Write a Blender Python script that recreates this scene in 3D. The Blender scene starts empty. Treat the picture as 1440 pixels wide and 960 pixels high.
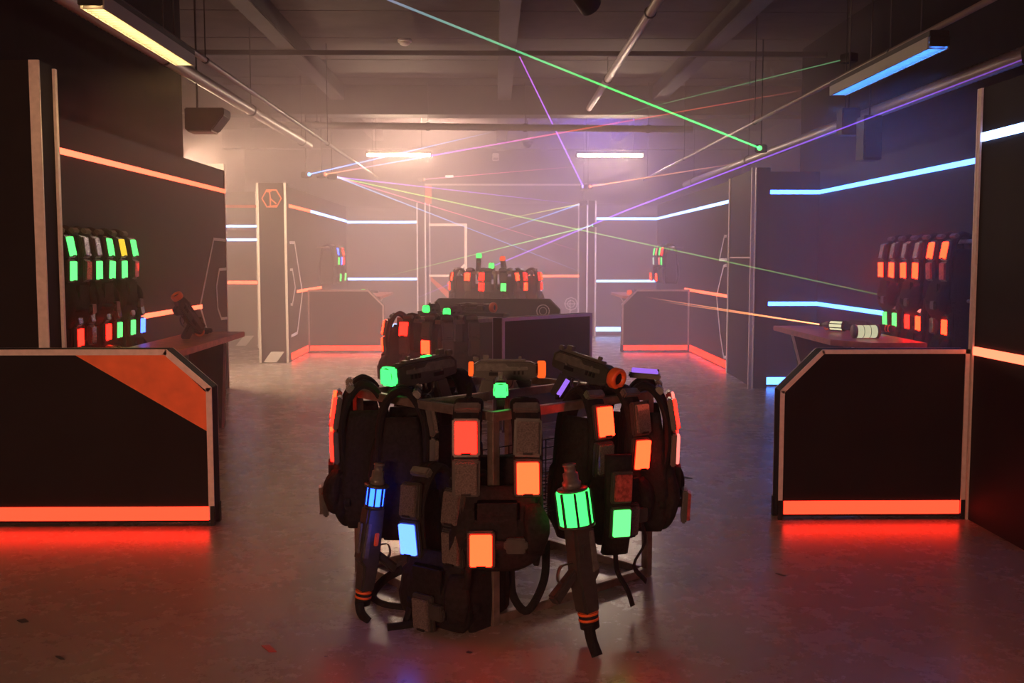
import bpy, math, random
from mathutils import Vector, Matrix, Euler
random.seed(7)
C = bpy.context.scene.collection
SC = bpy.context.scene

# ------------------------------------------------------------------ camera
CAM_LOC = Vector((0, 0, 1.6))
CAM_ROT = Euler((math.radians(90 - 4.685), 0, math.radians(-0.995)), 'XYZ')
cam_d = bpy.data.cameras.new('camera'); cam_d.sensor_width = 36; cam_d.lens = 36
cam_d.clip_end = 200
cam = bpy.data.objects.new('camera', cam_d); C.objects.link(cam)
cam.location = CAM_LOC; cam.rotation_euler = CAM_ROT
SC.camera = cam
RM = CAM_ROT.to_matrix()
def ray(px, py): return RM @ Vector(((px - 720) / 1440, -(py - 480) / 1440, -1))
def PY(px, py, y): r = ray(px, py); return CAM_LOC + r * (y / r.y)
def PX(px, py, x): r = ray(px, py); return CAM_LOC + r * (x / r.x)
def PZ(px, py, z): r = ray(px, py); return CAM_LOC + r * ((z - 1.6) / r.z)

# ------------------------------------------------------------------ world, exposure
w = bpy.data.worlds.new('world'); SC.world = w; w.use_nodes = True
w.node_tree.nodes['Background'].inputs[0].default_value = (0.03, 0.022, 0.03, 1)
w.node_tree.nodes['Background'].inputs[1].default_value = 0.0
vs = SC.view_settings
vs.view_transform = 'Standard'; vs.look = 'None'; vs.exposure = 0.0; vs.gamma = 1.0
vs.use_curve_mapping = False
SC.cycles.use_denoising = True; SC.cycles.use_adaptive_sampling = True; SC.cycles.adaptive_threshold = .06
SC.cycles.max_bounces = 4; SC.cycles.diffuse_bounces = 2; SC.cycles.glossy_bounces = 2
SC.cycles.transparent_max_bounces = 24; SC.cycles.volume_bounces = 1
SC.cycles.sample_clamp_indirect = 4.0
SC.cycles.caustics_reflective = False; SC.cycles.caustics_refractive = False

# light levels of the place's own lamps and of four added, unseen ones
TUBE_FAR = (460, 300, 208)
TUBE_ADDED_WARM = (1550, 950, 700)
TUBE_ADDED_VIOLET = (240, 150, 980)
TUBE_ADDED_CORRIDOR = (1350, 880, 560)
TUBE_WARM = (75, 46, 18)
ADDED_REAR_LAMP = (215, 100, 58)
TUBE_BLUE = (4, 20, 85)
HAZE_ALL, HAZE_BACK = 0.004, 0.060

# ------------------------------------------------------------------ materials
MATS = {}
def mat(name, col, rough=0.6, metal=0.0, noise=0.0, scale=20.0, bump=0.0, spec=0.5, coat=0.0):
    if name in MATS: return MATS[name]
    m = bpy.data.materials.new(name); m.use_nodes = True; MATS[name] = m
    nt = m.node_tree; b = nt.nodes['Principled BSDF']
    b.inputs['Base Color'].default_value = (*col, 1); b.inputs['Roughness'].default_value = rough
    b.inputs['Metallic'].default_value = metal; b.inputs['Specular IOR Level'].default_value = spec
    b.inputs['Coat Weight'].default_value = coat
    if noise or bump:
        tc = nt.nodes.new('ShaderNodeTexCoord'); n = nt.nodes.new('ShaderNodeTexNoise')
        n.inputs['Scale'].default_value = scale; n.inputs['Detail'].default_value = 6
        nt.links.new(tc.outputs['Object'], n.inputs['Vector'])
        if noise:
            r = nt.nodes.new('ShaderNodeValToRGB')
            r.color_ramp.elements[0].position = .3; r.color_ramp.elements[1].position = .7
            r.color_ramp.elements[0].color = (*[c * (1 - noise) for c in col], 1)
            r.color_ramp.elements[1].color = (*[min(1, c * (1 + noise)) for c in col], 1)
            nt.links.new(n.outputs['Fac'], r.inputs['Fac']); nt.links.new(r.outputs['Color'], b.inputs['Base Color'])
        if bump:
            bp = nt.nodes.new('ShaderNodeBump'); bp.inputs['Strength'].default_value = bump; bp.inputs['Distance'].default_value = .01
            nt.links.new(n.outputs['Fac'], bp.inputs['Height']); nt.links.new(bp.outputs['Normal'], b.inputs['Normal'])
    return m
def glow(name, rgb, sample=True):
    if name in MATS: return MATS[name]
    m = bpy.data.materials.new(name); m.use_nodes = True; MATS[name] = m
    nt = m.node_tree; nt.nodes.remove(nt.nodes['Principled BSDF'])
    e = nt.nodes.new('ShaderNodeEmission'); mx = max(rgb)
    e.inputs[0].default_value = (*[c / mx for c in rgb], 1); e.inputs[1].default_value = mx
    nt.links.new(e.outputs[0], nt.nodes['Material Output'].inputs[0])
    if not sample: m.cycles.emission_sampling = 'NONE'
    return m

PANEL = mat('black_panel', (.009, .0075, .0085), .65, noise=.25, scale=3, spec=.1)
SHELL = mat('dark_paint', (.018, .015, .017), .8, noise=.3, scale=2)
DRAPE = mat('black_drape', (.006, .005, .007), .9, noise=.3, scale=6, spec=.05)
CEIL = mat('ceiling_board', (.045, .038, .034), .8, noise=.3, scale=4)
STEELB = mat('painted_beam', (.03, .026, .025), .6, noise=.25, scale=5)
TRIM = mat('aluminium_trim', (.66, .58, .54), .42, metal=.0, noise=.1, scale=30)
EDGE = mat('edge_black', (.01, .009, .01), .6, spec=.2)
ORANGE = mat('orange_paint', (.85, .16, .03), .55, noise=.12, scale=9)
TAPE = mat('white_tape', (.72, .68, .66), .6)
WOOD = mat('laminate_wood', (.30, .085, .04), .42, noise=.35, scale=14)
FABRIC = mat('vest_fabric', (.012, .0095, .0105), .75, noise=.4, scale=60, bump=.5, spec=.12)
WEB = mat('webbing', (.009, .008, .009), .8, bump=.3, scale=120, spec=.15)
PLAST = mat('gun_plastic', (.035, .032, .03), .38, noise=.2, scale=40)
GUNGREY = mat('gun_grey', (.095, .088, .082), .4, noise=.3, scale=40)
UNLIT = mat('unlit_lens', (.11, .088, .082), .16, noise=.45, scale=150, coat=.5)
STEEL = mat('raw_steel', (.30, .25, .22), .42, metal=.75, noise=.35, scale=14, bump=.15)
PIPE = mat('grey_pipe', (.2, .175, .17), .45, metal=.3)
WHITEP = mat('white_plastic', (.6, .58, .55), .5)
BEIGE = mat('corridor_paint', (.23, .19, .16), .7, noise=.1, scale=4)
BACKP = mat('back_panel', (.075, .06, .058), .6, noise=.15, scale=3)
ORG_PL = mat('orange_plastic', (.75, .12, .02), .4)

G_RED = glow('red_orange_led', (6, .13, .05))
G_RED2 = glow('orange_led_line', (5.0, .50, .24))
G_WARM = glow('warm_led_line', (1.7, .95, .72))
G_BLUE = glow('blue_led_line', (.60, 1.9, 8.5))
G_PALE = glow('pale_blue_led_line', (1.7, 2.7, 6.0))
LENS = {
    'r': glow('lens_red', (24, .085, .045)), 'o': glow('lens_orange', (24, .27, .07)),
    'g': glow('lens_green', (.22, 2.2, .36)), 'b': glow('lens_blue', (.30, .75, 7)),
    'y': glow('lens_yellow', (1.2, .75, .05)), 'p': glow('lens_pink', (1.8, .35, .28)),
    'w': glow('lens_white', (1.1, 1.15, .9)), 'v': glow('lens_violet', (.38, .16, .9)), '-': UNLIT,
    'f': mat('lens_faint_red', (.35, .05, .05), .2, noise=.5, scale=60)}
LNAME = {'r': 'red', 'o': 'orange', 'g': 'green', 'b': 'blue', 'y': 'yellow', 'p': 'pink', 'w': 'white', 'v': 'violet'}
G_GREEN = glow('gun_green_light', (.12, 2.6, .32))
G_GBLUE = glow('gun_blue_light', (.12, .6, 12))
G_GORANGE = glow('gun_orange_light', (1.6, .14, .02))

# ------------------------------------------------------------------ mesh building
class MB:
    def __init__(s): s.v = []; s.f = []; s.sm = []
    def add(s, vs_, fs, smooth=False):
        o = len(s.v); s.v += [tuple(x) for x in vs_]; s.f += [tuple(i + o for i in f) for f in fs]; s.sm += [smooth] * len(fs)
        return s
    def box(s, a, b, M=None):
        (x0, y0, z0), (x1, y1, z1) = a, b
        p = [Vector((x, y, z)) for z in (z0, z1) for x, y in ((x0, y0), (x1, y0), (x1, y1), (x0, y1))]
        if M: p = [M @ q for q in p]
        return s.add(p, [(3, 2, 1, 0), (4, 5, 6, 7), (0, 1, 5, 4), (1, 2, 6, 5), (2, 3, 7, 6), (3, 0, 4, 7)])
    def prism(s, poly, d0, d1, fr):
        """poly in 2-D, fr(u,v,d) -> point"""
        n = len(poly)
        p = [fr(u, v, d0) for u, v in poly] + [fr(u, v, d1) for u, v in poly]
        return s.add(p, [tuple(range(n - 1, -1, -1)), tuple(range(n, 2 * n))] + [(i, (i + 1) % n, n + (i + 1) % n, n + i) for i in range(n)])
    def lathe(s, prof, M=Matrix(), n=16, closed=False):
        """prof list of (x, r) about local X"""
        p = []; f = []
        for x, r in prof:
            for k in range(n):
                a = 2 * math.pi * k / n; p.append(M @ Vector((x, r * math.cos(a), r * math.sin(a))))
        m = len(prof)
        for i in range(m if closed else m - 1):
            j = (i + 1) % m
            for k in range(n): f.append((i * n + k, i * n + (k + 1) % n, j * n + (k + 1) % n, j * n + k))
        if not closed: f += [tuple(range(n - 1, -1, -1)), tuple(range((m - 1) * n, m * n))]
        return s.add(p, f, True)
    def tube(s, pts, r, n=8):
        pts = [Vector(p) for p in pts]; m = len(pts); v = []; f = []
        for i, p in enumerate(pts):
            t = (pts[min(i + 1, m - 1)] - pts[max(i - 1, 0)]).normalized()
            up = Vector((0, 0, 1)) if abs(t.z) < .95 else Vector((1, 0, 0))
            a = t.cross(up).normalized(); b = a.cross(t)
            rr = r[i] if isinstance(r, (list, tuple)) else r
            for k in range(n): q = 2 * math.pi * k / n; v.append(p + a * math.cos(q) * rr + b * math.sin(q) * rr)
        for i in range(m - 1):
            for k in range(n): f.append((i * n + k, i * n + (k + 1) % n, (i + 1) * n + (k + 1) % n, (i + 1) * n + k))
        f += [tuple(range(n - 1, -1, -1)), tuple(range((m - 1) * n, m * n))]
        return s.add(v, f, True)
    def ribbon(s, pts, side, wd, th, n=10, e=.55):
        """padded band swept along pts: width along side, rounded section"""
        pts = [Vector(p) for p in pts]; m = len(pts); v = []; f = []
        for i, p in enumerate(pts):
            t = (pts[min(i + 1, m - 1)] - pts[max(i - 1, 0)]).normalized()
            sd = Vector(side[i] if isinstance(side, list) else side); sd = (sd - t * sd.dot(t)).normalized(); nn = t.cross(sd)
            ww = wd[i] if isinstance(wd, (list, tuple)) else wd; tt = th[i] if isinstance(th, (list, tuple)) else th
            for k in range(n):
                q = 2 * math.pi * (k + .5) / n; c, d = math.cos(q), math.sin(q)
                c = math.copysign(abs(c) ** e, c); d = math.copysign(abs(d) ** e, d)
                v.append(p + sd * c * ww / 2 + nn * d * tt / 2)
        for i in range(m - 1):
            for k in range(n): f.append((i * n + k, i * n + (k + 1) % n, (i + 1) * n + (k + 1) % n, (i + 1) * n + k))
        f += [tuple(range(n - 1, -1, -1)), tuple(range((m - 1) * n, m * n))]
        return s.add(v, f, True)
    def mesh(s, name, m, bevel=0):
        import bmesh
        me = bpy.data.meshes.new(name); me.from_pydata(s.v, [], s.f); me.materials.append(m)
        me.polygons.foreach_set('use_smooth', s.sm)
        bm = bmesh.new(); bm.from_mesh(me); bmesh.ops.recalc_face_normals(bm, faces=bm.faces)
        if bevel:
            ed = [e for e in bm.edges if len(e.link_faces) == 2 and e.calc_face_angle(0) > .6]
            bmesh.ops.bevel(bm, geom=ed, offset=bevel, segments=2, affect='EDGES', clamp_overlap=True)
        bm.to_mesh(me); bm.free()
        return me
    def build(s, name, m, parent=None, bevel=0):
        return link(name, s.mesh(name, m, bevel), parent)
def link(name, me, parent=None):
    o = bpy.data.objects.new(name, me); C.objects.link(o)
    if parent: o.parent = parent
    return o
def tag(o, label=None, cat=None, group=None, kind=None):
    if label: o['label'] = label
    if cat: o['category'] = cat
    if group: o['group'] = group
    if kind: o['kind'] = kind
    return o
def thing(name, label, cat, loc=(0, 0, 0), rot=(0, 0, 0), group=None):
    o = bpy.data.objects.new(name, None); C.objects.link(o); o.location = loc; o.rotation_euler = rot
    o.empty_display_size = .1
    return tag(o, label, cat, group)
def spline(pts, n=6):
    """Catmull-Rom through pts"""
    P = [Vector(p) for p in pts]; P = [P[0] * 2 - P[1]] + P + [P[-1] * 2 - P[-2]]; out = []
    for i in range(1, len(P) - 2):
        for k in range(n):
            t = k / n; a, b, c, d = P[i - 1:i + 3]
            out.append(.5 * ((2 * b) + (c - a) * t + (2 * a - 5 * b + 4 * c - d) * t * t + (3 * b - a - 3 * c + d) * t ** 3))
    return out + [P[-2]]

# ------------------------------------------------------------------ walls with strips
class Wall:
    """upright panel from p0 to p1; decor sits proud of the face that looks along nrm"""
    def __init__(s, name, p0, p1, z1, nrm, t=.12, z0=0., m=PANEL, bevel=.004, label=None):
        s.p0 = Vector((*p0, 0)); d = Vector((*p1, 0)) - s.p0; s.L = d.length; s.u = d.normalized(); s.n = Vector((*nrm, 0)).normalized(); s.t = t
        s.o = MB().prism([(0, z0), (s.L, z0), (s.L, z1), (0, z1)], -t, 0, s.fr).build(name, m, None, bevel)
        tag(s.o, label, kind='structure')
    def fr(s, u, z, d): return s.p0 + s.u * u + Vector((0, 0, z)) + s.n * d
    def U(s, p): return (Vector((p.x, p.y, 0)) - s.p0).dot(s.u)
    def hit(s, px, py):
        r = ray(px, py); k = (s.p0 - CAM_LOC).dot(s.n) / r.dot(s.n); p = CAM_LOC + r * k
        return s.U(p), p.z
    def line(s, name, pts, wd, m, d=.014, px=False, ext=.35):
        if px: pts = [s.hit(*p) for p in pts]
        for (a, b), (c, e) in zip(pts[:-1], pts[1:]):
            dx, dz = c - a, e - b; l = math.hypot(dx, dz)
            if l < 1e-4: continue
            dx /= l; dz /= l; k = wd * ext if len(pts) > 2 else 0; h = wd / 2
            a2, b2, c2, e2 = a - dx * k, b - dz * k, c + dx * k, e + dz * k
            MB().prism([(a2 - dz * h, b2 + dx * h), (a2 + dz * h, b2 - dx * h), (c2 + dz * h, e2 - dx * h), (c2 - dz * h, e2 + dx * h)], -.002, d, s.fr).build(name, m, s.o)
        return s
    def poly(s, name, pts, m, d=.005, px=False):
        if px: pts = [s.hit(*p) for p in pts]
        MB().prism(pts, -.002, d, s.fr).build(name, m, s.o); return s
    def ring(s, name, cu, cz, r, wd, m, n=20, a0=0, d=.008):
        pts = [(cu + r * math.cos(a0 + 2 * math.pi * k / n), cz + r * math.sin(a0 + 2 * math.pi * k / n)) for k in range(n)]
        inn = [(cu + (r - wd) * math.cos(a0 + 2 * math.pi * k / n), cz + (r - wd) * math.sin(a0 + 2 * math.pi * k / n)) for k in range(n)]
        v = [s.fr(*p, 0) for p in pts] + [s.fr(*p, 0) for p in inn] + [s.fr(*p, d) for p in pts] + [s.fr(*p, d) for p in inn]; f = []
        for k in range(n):
            j = (k + 1) % n; f += [(2 * n + k, 2 * n + j, 3 * n + j, 3 * n + k), (k, j, 2 * n + j, 2 * n + k), (n + j, n + k, 3 * n + k, 3 * n + j)]
        MB().add(v, f).build(name, m, s.o); return s

# ================================================================== SETTING
YB = 25.0
def floor_material():
    m = bpy.data.materials.new('polished_concrete'); m.use_nodes = True; nt = m.node_tree; b = nt.nodes['Principled BSDF']
    tc = nt.nodes.new('ShaderNodeTexCoord')
    def noise(sc, det, rough=.6):
        n = nt.nodes.new('ShaderNodeTexNoise'); n.inputs['Scale'].default_value = sc; n.inputs['Detail'].default_value = det
        n.inputs['Roughness'].default_value = rough
        nt.links.new(tc.outputs['Object'], n.inputs['Vector']); return n
    n1, n2, n3 = noise(.9, 8), noise(14, 8, .7), noise(3.5, 10, .75)
    mx = nt.nodes.new('ShaderNodeMix'); mx.data_type = 'FLOAT'; mx.inputs[0].default_value = .4
    nt.links.new(n1.outputs['Fac'], mx.inputs[2]); nt.links.new(n2.outputs['Fac'], mx.inputs[3])
    r = nt.nodes.new('ShaderNodeValToRGB'); r.color_ramp.elements[0].position = .3; r.color_ramp.elements[1].position = .7
    r.color_ramp.elements[0].color = (.262, .217, .185, 1); r.color_ramp.elements[1].color = (.315, .262, .222, 1)
    nt.links.new(mx.outputs[0], r.inputs['Fac'])
    vo = nt.nodes.new('ShaderNodeTexVoronoi'); vo.inputs['Scale'].default_value = 2.3; nt.links.new(tc.outputs['Object'], vo.inputs['Vector'])
    sp = nt.nodes.new('ShaderNodeMath'); sp.operation = 'LESS_THAN'; sp.inputs[1].default_value = .018
    nt.links.new(vo.outputs['Distance'], sp.inputs[0])
    m2 = nt.nodes.new('ShaderNodeMix'); m2.data_type = 'RGBA'; nt.links.new(sp.outputs[0], m2.inputs[0])
    nt.links.new(r.outputs['Color'], m2.inputs[6]); m2.inputs[7].default_value = (.05, .04, .035, 1)
    nt.links.new(m2.outputs[2], b.inputs['Base Color'])
    r2 = nt.nodes.new('ShaderNodeMapRange'); r2.inputs[3].default_value = .2; r2.inputs[4].default_value = .34
    nt.links.new(n3.outputs['Fac'], r2.inputs[0]); nt.links.new(r2.outputs[0], b.inputs['Roughness'])
    b.inputs['Specular IOR Level'].default_value = .6
    bp = nt.nodes.new('ShaderNodeBump'); bp.inputs['Strength'].default_value = .03; bp.inputs['Distance'].default_value = .01
    nt.links.new(n3.outputs['Fac'], bp.inputs['Height']); nt.links.new(bp.outputs['Normal'], b.inputs['Normal'])
    return m
tag(MB().box((-6.2, -4.2, -.1), (6.2, YB + .2, 0)).build('floor', floor_material()), kind='structure')
tag(MB().box((-6.2, -4.2, 0), (-6.0, YB + .2, 4.6)).build('wall_left', SHELL), kind='structure')
tag(MB().box((6.0, -4.2, 0), (6.2, YB + .2, 4.6)).build('wall_right', SHELL), kind='structure')
tag(MB().box((-6.0, YB, 0), (6.0, YB + .2, 4.6)).build('wall_back', SHELL), kind='structure')
tag(MB().box((-6.0, -4.2, 0), (6.0, -4.0, 4.6)).build('wall_front', SHELL), kind='structure')
ZC = 4.4
tag(MB().box((-3.56, -3.99, 0), (-3.43, 11.5, ZC)).build('wall_left_upper', DRAPE), kind='structure')
tag(MB().box((4.16, 6.25, 0), (4.28, 14.0, ZC)).build('wall_right_upper', DRAPE), kind='structure')
ceil = tag(MB().box((-6.2, -4.2, ZC + .04), (6.2, YB + .2, ZC + .2)).build('ceiling', SHELL), kind='structure')
xs = [-6.0, -2.55, .17, 2.7, 6.0]
for a, b in zip(xs[:-1], xs[1:]):
    y = -4.0
    while y < YB - .1:
        y2 = min(y + 1.45, YB); MB().box((a + .006, y + .012, ZC), (b - .006, y2 - .012, ZC + .05)).build('ceiling_panel', CEIL, ceil); y = y2
def beam(name, a, b): return tag(MB().box(a, b).build(name, STEELB, None, .01), kind='structure')
for i, x in enumerate(xs[1:4]):
    beam('ceiling_beam', (x - .11, -3.9, ZC - .24), (x + .11, 17.0, ZC)); beam('ceiling_beam', (x - .11, 17.45, ZC - .24), (x + .11, YB - .02, ZC))
beam('trim_girder', (-5.99, 17.0, 3.93), (5.99, 17.45, ZC)); beam('trim_girder', (-5.99, 22.9, 4.0), (5.99, 23.2, ZC))
for y in (8.0, 13.0): beam('trim_purlin', (-5.99, y - .04, ZC - .30), (5.99, y + .04, ZC - .24))

# ---- partition walls (left side)
lf = Wall('wall_left_front', (-3.42, 6.2), (-2.68, 6.2), 2.76, (0, -1), .2)
lf.line('edge_trim', [(lf.L - .03, 0), (lf.L - .03, 2.76)], .06, TRIM, .012)
MB().box((-2.682, 6.37, 0), (-2.662, 6.40, 2.74)).build('edge_trim', TRIM, lf.o)
la = Wall('wall_left_alcove', (-3.27, 6.41), (-3.27, 12.6), 2.65, (1, 0), .14)
la.line('led_strip', [(.05, 2.40), (la.L - .02, 2.40)], .045, G_RED2)
la.line('led_strip', [(.05, 1.055), (la.hit(283, 432)[0], 1.055)], .045, G_RED2)
la.line('tape_outline', [(318, 338), (300, 336), (281, 430), (293, 472), (300, 500)], .035, TAPE, .006, True)
la.line('tape_outline', [(319, 378), (308, 379), (304, 402), (306, 434), (311, 448), (319, 447)], .032, TAPE, .006, True)
la.line('edge_trim', [(la.L - .012, 0), (la.L - .012, 2.65)], .022, TRIM, .008)
cw = Wall('wall_left_corridor', (-5.9, 18.2), (-3.3, 18.2), 2.75, (0, -1), .12, m=BEIGE)
for y0, mm, ww in ((318, G_PALE, .035), (337, G_PALE, .04), (397, G_RED2, .05), (290, ORANGE, .05)):
    cw.line('led_strip', [(.05, cw.hit(340, y0)[1]), (cw.L - .05, cw.hit(340, y0)[1])], ww, mm)
for k in range(7): cw.poly('floor_stripe', [(.2 + k * .37, .04), (.38 + k * .37, .04), (.53 + k * .37, .22), (.35 + k * .37, .22)], TAPE)
cw.line('edge_trim', [(cw.hit(361, 300)[0], 0), (cw.hit(361, 300)[0], 2.75)], .045, TAPE, .01)
tag(MB().box((-5.99, 15.0, 2.62), (-3.9, 15.14, 2.95)).build('trim_lintel', BEIGE), kind='structure')
pl = Wall('wall_left_pillar', (-3.58, 15.6), (-3.13, 15.6), 2.72, (0, -1), .2)
pl.line('edge_trim', [(.018, 0), (.018, 2.72)], .036, TRIM, .01); pl.line('edge_trim', [(pl.L - .018, 0), (pl.L - .018, 2.72)], .036, TRIM, .01)
cu, cz = pl.hit(382, 279); pl.ring('hexagon_emblem', cu, cz, .155, .02, G_RED2 if 0 else ORANGE, 6)
for seg in ([(-.035, .12), (-.02, .02), (-.02, -.11)], [(-.07, .1), (0, .11)], [(-.02, .0), (.07, -.08)], [(-.05, -.12), (.09, -.1)]):
    pl.line('emblem_stroke', [(cu + a, cz + b) for a, b in seg], .018, ORANGE, .008)
pl.poly('floor_stripe', [(.06, .01), (.26, .01), (.38, .17), (.18, .17)], TAPE)
lw = Wall('wall_left_far', (-3.15, 15.81), (-3.15, 22.0), 2.68, (1, 0), .14)
lw.line('led_strip', [(.0, 2.39), (1.9, 2.39)], .045, G_RED2); lw.line('led_strip', [(1.91, 2.39), (lw.L, 2.37)], .045, G_PALE)
lw.line('led_strip', [(.62, 1.06), (2.9, 1.06)], .045, G_RED2); lw.line('led_strip', [(.0, .07), (1.48, .07)], .1, G_RED)
lw.line('tape_outline', [(406, 341), (414, 341), (425, 412), (418, 468), (408, 473)], .045, TAPE, .006, True)
lw.line('tape_outline', [(406, 379), (411, 379), (415, 404), (411, 428), (407, 428)], .04, TAPE, .006, True)
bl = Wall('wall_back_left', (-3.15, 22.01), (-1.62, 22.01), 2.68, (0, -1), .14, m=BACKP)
for z in (2.35, 1.14): bl.line('led_strip', [(.02, z), (bl.L, z)], .05, G_PALE)
bl.line('led_strip', [(.02, .14), (bl.L, .14)], .09, G_PALE)
def post(name, x0, x1, y0, y1, z):
    o = tag(MB().box((x0, y0, 0), (x1, y1, z)).build(name, PANEL, None, .004), kind='structure')
    for x in (x0 + .016, x1 - .016): MB().box((x - .016, y0 - .01, 0), (x + .016, y0 + .002, z)).build('edge_trim', TAPE, o)
    return o
post('wall_left_post', -1.62, -1.42, 21.5, 22.4, 2.74)
post('wall_right_post', 1.86, 2.06, 20.7, 22.4, 2.74)
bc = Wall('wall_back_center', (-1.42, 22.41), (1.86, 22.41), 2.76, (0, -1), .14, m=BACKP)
bc.line('tape_outline', [(601, 316), (655, 316), (655, 384)], .055, G_WARM, .012, True)
bc.line('tape_outline', [(601, 387.5), (637, 387.5), (655, 371)], .05, G_WARM, .012, True)
bc.line('led_strip', [(740, 388), (814, 388)], .055, G_RED2, .014, True)
bc.line('tape_outline', [(761, 390), (761, 470)], .035, TAPE, .01, True)
bc.poly('orange_stripe', [(600, 389), (606, 389), (644, 421), (634, 424)], ORANGE, .006, True)
bc.poly('orange_stripe', [(634, 424), (644, 421), (690, 470), (676, 470)], ORANGE, .006, True)
cu, cz = bc.hit(803, 427); bc.ring('round_emblem', cu, cz, .15, .02, TAPE, 8)
bc.ring('round_emblem', cu, cz, .085, .018, TAPE, 12); bc.line('emblem_stroke', [(cu - .02, cz + .09), (cu - .02, cz - .42)], .018, TAPE); bc.line('emblem_stroke', [(cu - .15, cz), (cu + .15, cz)], .016, TAPE)
bc.line('edge_trim', [(.02, 0), (.02, 2.76)], .03, TAPE, .01); bc.line('edge_trim', [(bc.L - .02, 0), (bc.L - .02, 2.76)], .03, TAPE, .01)
hb = Wall('wall_back_high', (-1.62, 24.2), (2.6, 24.2), 3.33, (0, -1), .14, m=BACKP)
hb.poly('orange_stripe', [(.0, 2.7), (.16, 2.7), (.16, 3.32), (.0, 3.32)], ORANGE)
hb.line('top_trim', [(.0, 3.3), (hb.L, 3.3)], .04, TRIM, .01)
# ---- partition walls (right side)
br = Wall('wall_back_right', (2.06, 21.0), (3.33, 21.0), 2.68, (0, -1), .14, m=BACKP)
for z, w_ in ((2.39, .05), (1.12, .05), (.13, .09)): br.line('led_strip', [(.02, z), (br.L, z)], w_, G_PALE)
rw = Wall('wall_right_far', (3.33, 14.22), (3.33, 20.99), 2.68, (-1, 0), .14)
rw.line('led_strip', [(.0, 2.39), (rw.L, 2.39)], .045, G_PALE)
rw.line('led_strip', [(.28, 1.05), (3.6, 1.05)], .045, G_RED2); rw.line('led_strip', [(.0, .07), (3.05, .07)], .1, G_RED)
rw.line('tape_outline', [(1022, 332), (1019, 332), (1012, 365), (1022, 365)], .04, TAPE, .006, True)
rw.line('tape_outline', [(1022, 373), (1018, 374), (1008, 416), (1013, 470), (1018, 502), (1021, 502)], .04, TAPE, .006, True)
rp = Wall('wall_right_pillar', (3.17, 12.4), (3.25, 14.2), 2.68, (-1, .045), .16)
for u in (.05, rp.L - .04): rp.line('edge_trim', [(u, 0), (u, 2.68)], .08, TRIM, .012)
rp.line('panel_seam', [(.1, 1.6), (rp.L - .1, 1.6)], .02, TRIM, .006)
rb = Wall('wall_right_recess', (3.33, 12.62), (4.0, 12.62), 2.65, (0, -1), .14)
for z, w_ in ((2.40, .05), (1.03, .05), (.07, .09)): rb.line('led_strip', [(.0, z), (rb.L, z)], w_, G_BLUE)
MB().box((3.10, 12.37, 0), (3.14, 12.41, 2.68)).build('edge_trim', TRIM, rp.o)
ra = Wall('wall_right_alcove', (4.0, 6.16), (4.0, 12.61), 2.65, (-1, 0), .14)
ra.line('led_strip', [(.05, 2.40), (ra.L, 2.40)], .045, G_BLUE); ra.line('led_strip', [(3.2, 1.03), (ra.L, 1.03)], .045, G_BLUE)
rf = Wall('wall_right_front', (2.9, -3.9), (2.9, 6.15), 2.6, (-1, 0), .12)
rf.line('led_strip', [(2.0, 2.31), (rf.L - .05, 2.31)], .05, G_PALE); rf.line('led_strip', [(2.0, 1.04), (rf.L - .05, 1.04)], .05, G_RED2)
rf.line('edge_trim', [(rf.L - .018, 0), (rf.L - .018, 2.6)], .036, TRIM, .012)
MB().box((2.885, 6.148, 0), (2.935, 6.162, 2.6)).build('edge_trim', TRIM, rf.o)
rr = Wall('wall_right_return', (3.03, 6.1), (5.9, 6.1), 2.6, (0, -1), .1)

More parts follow.
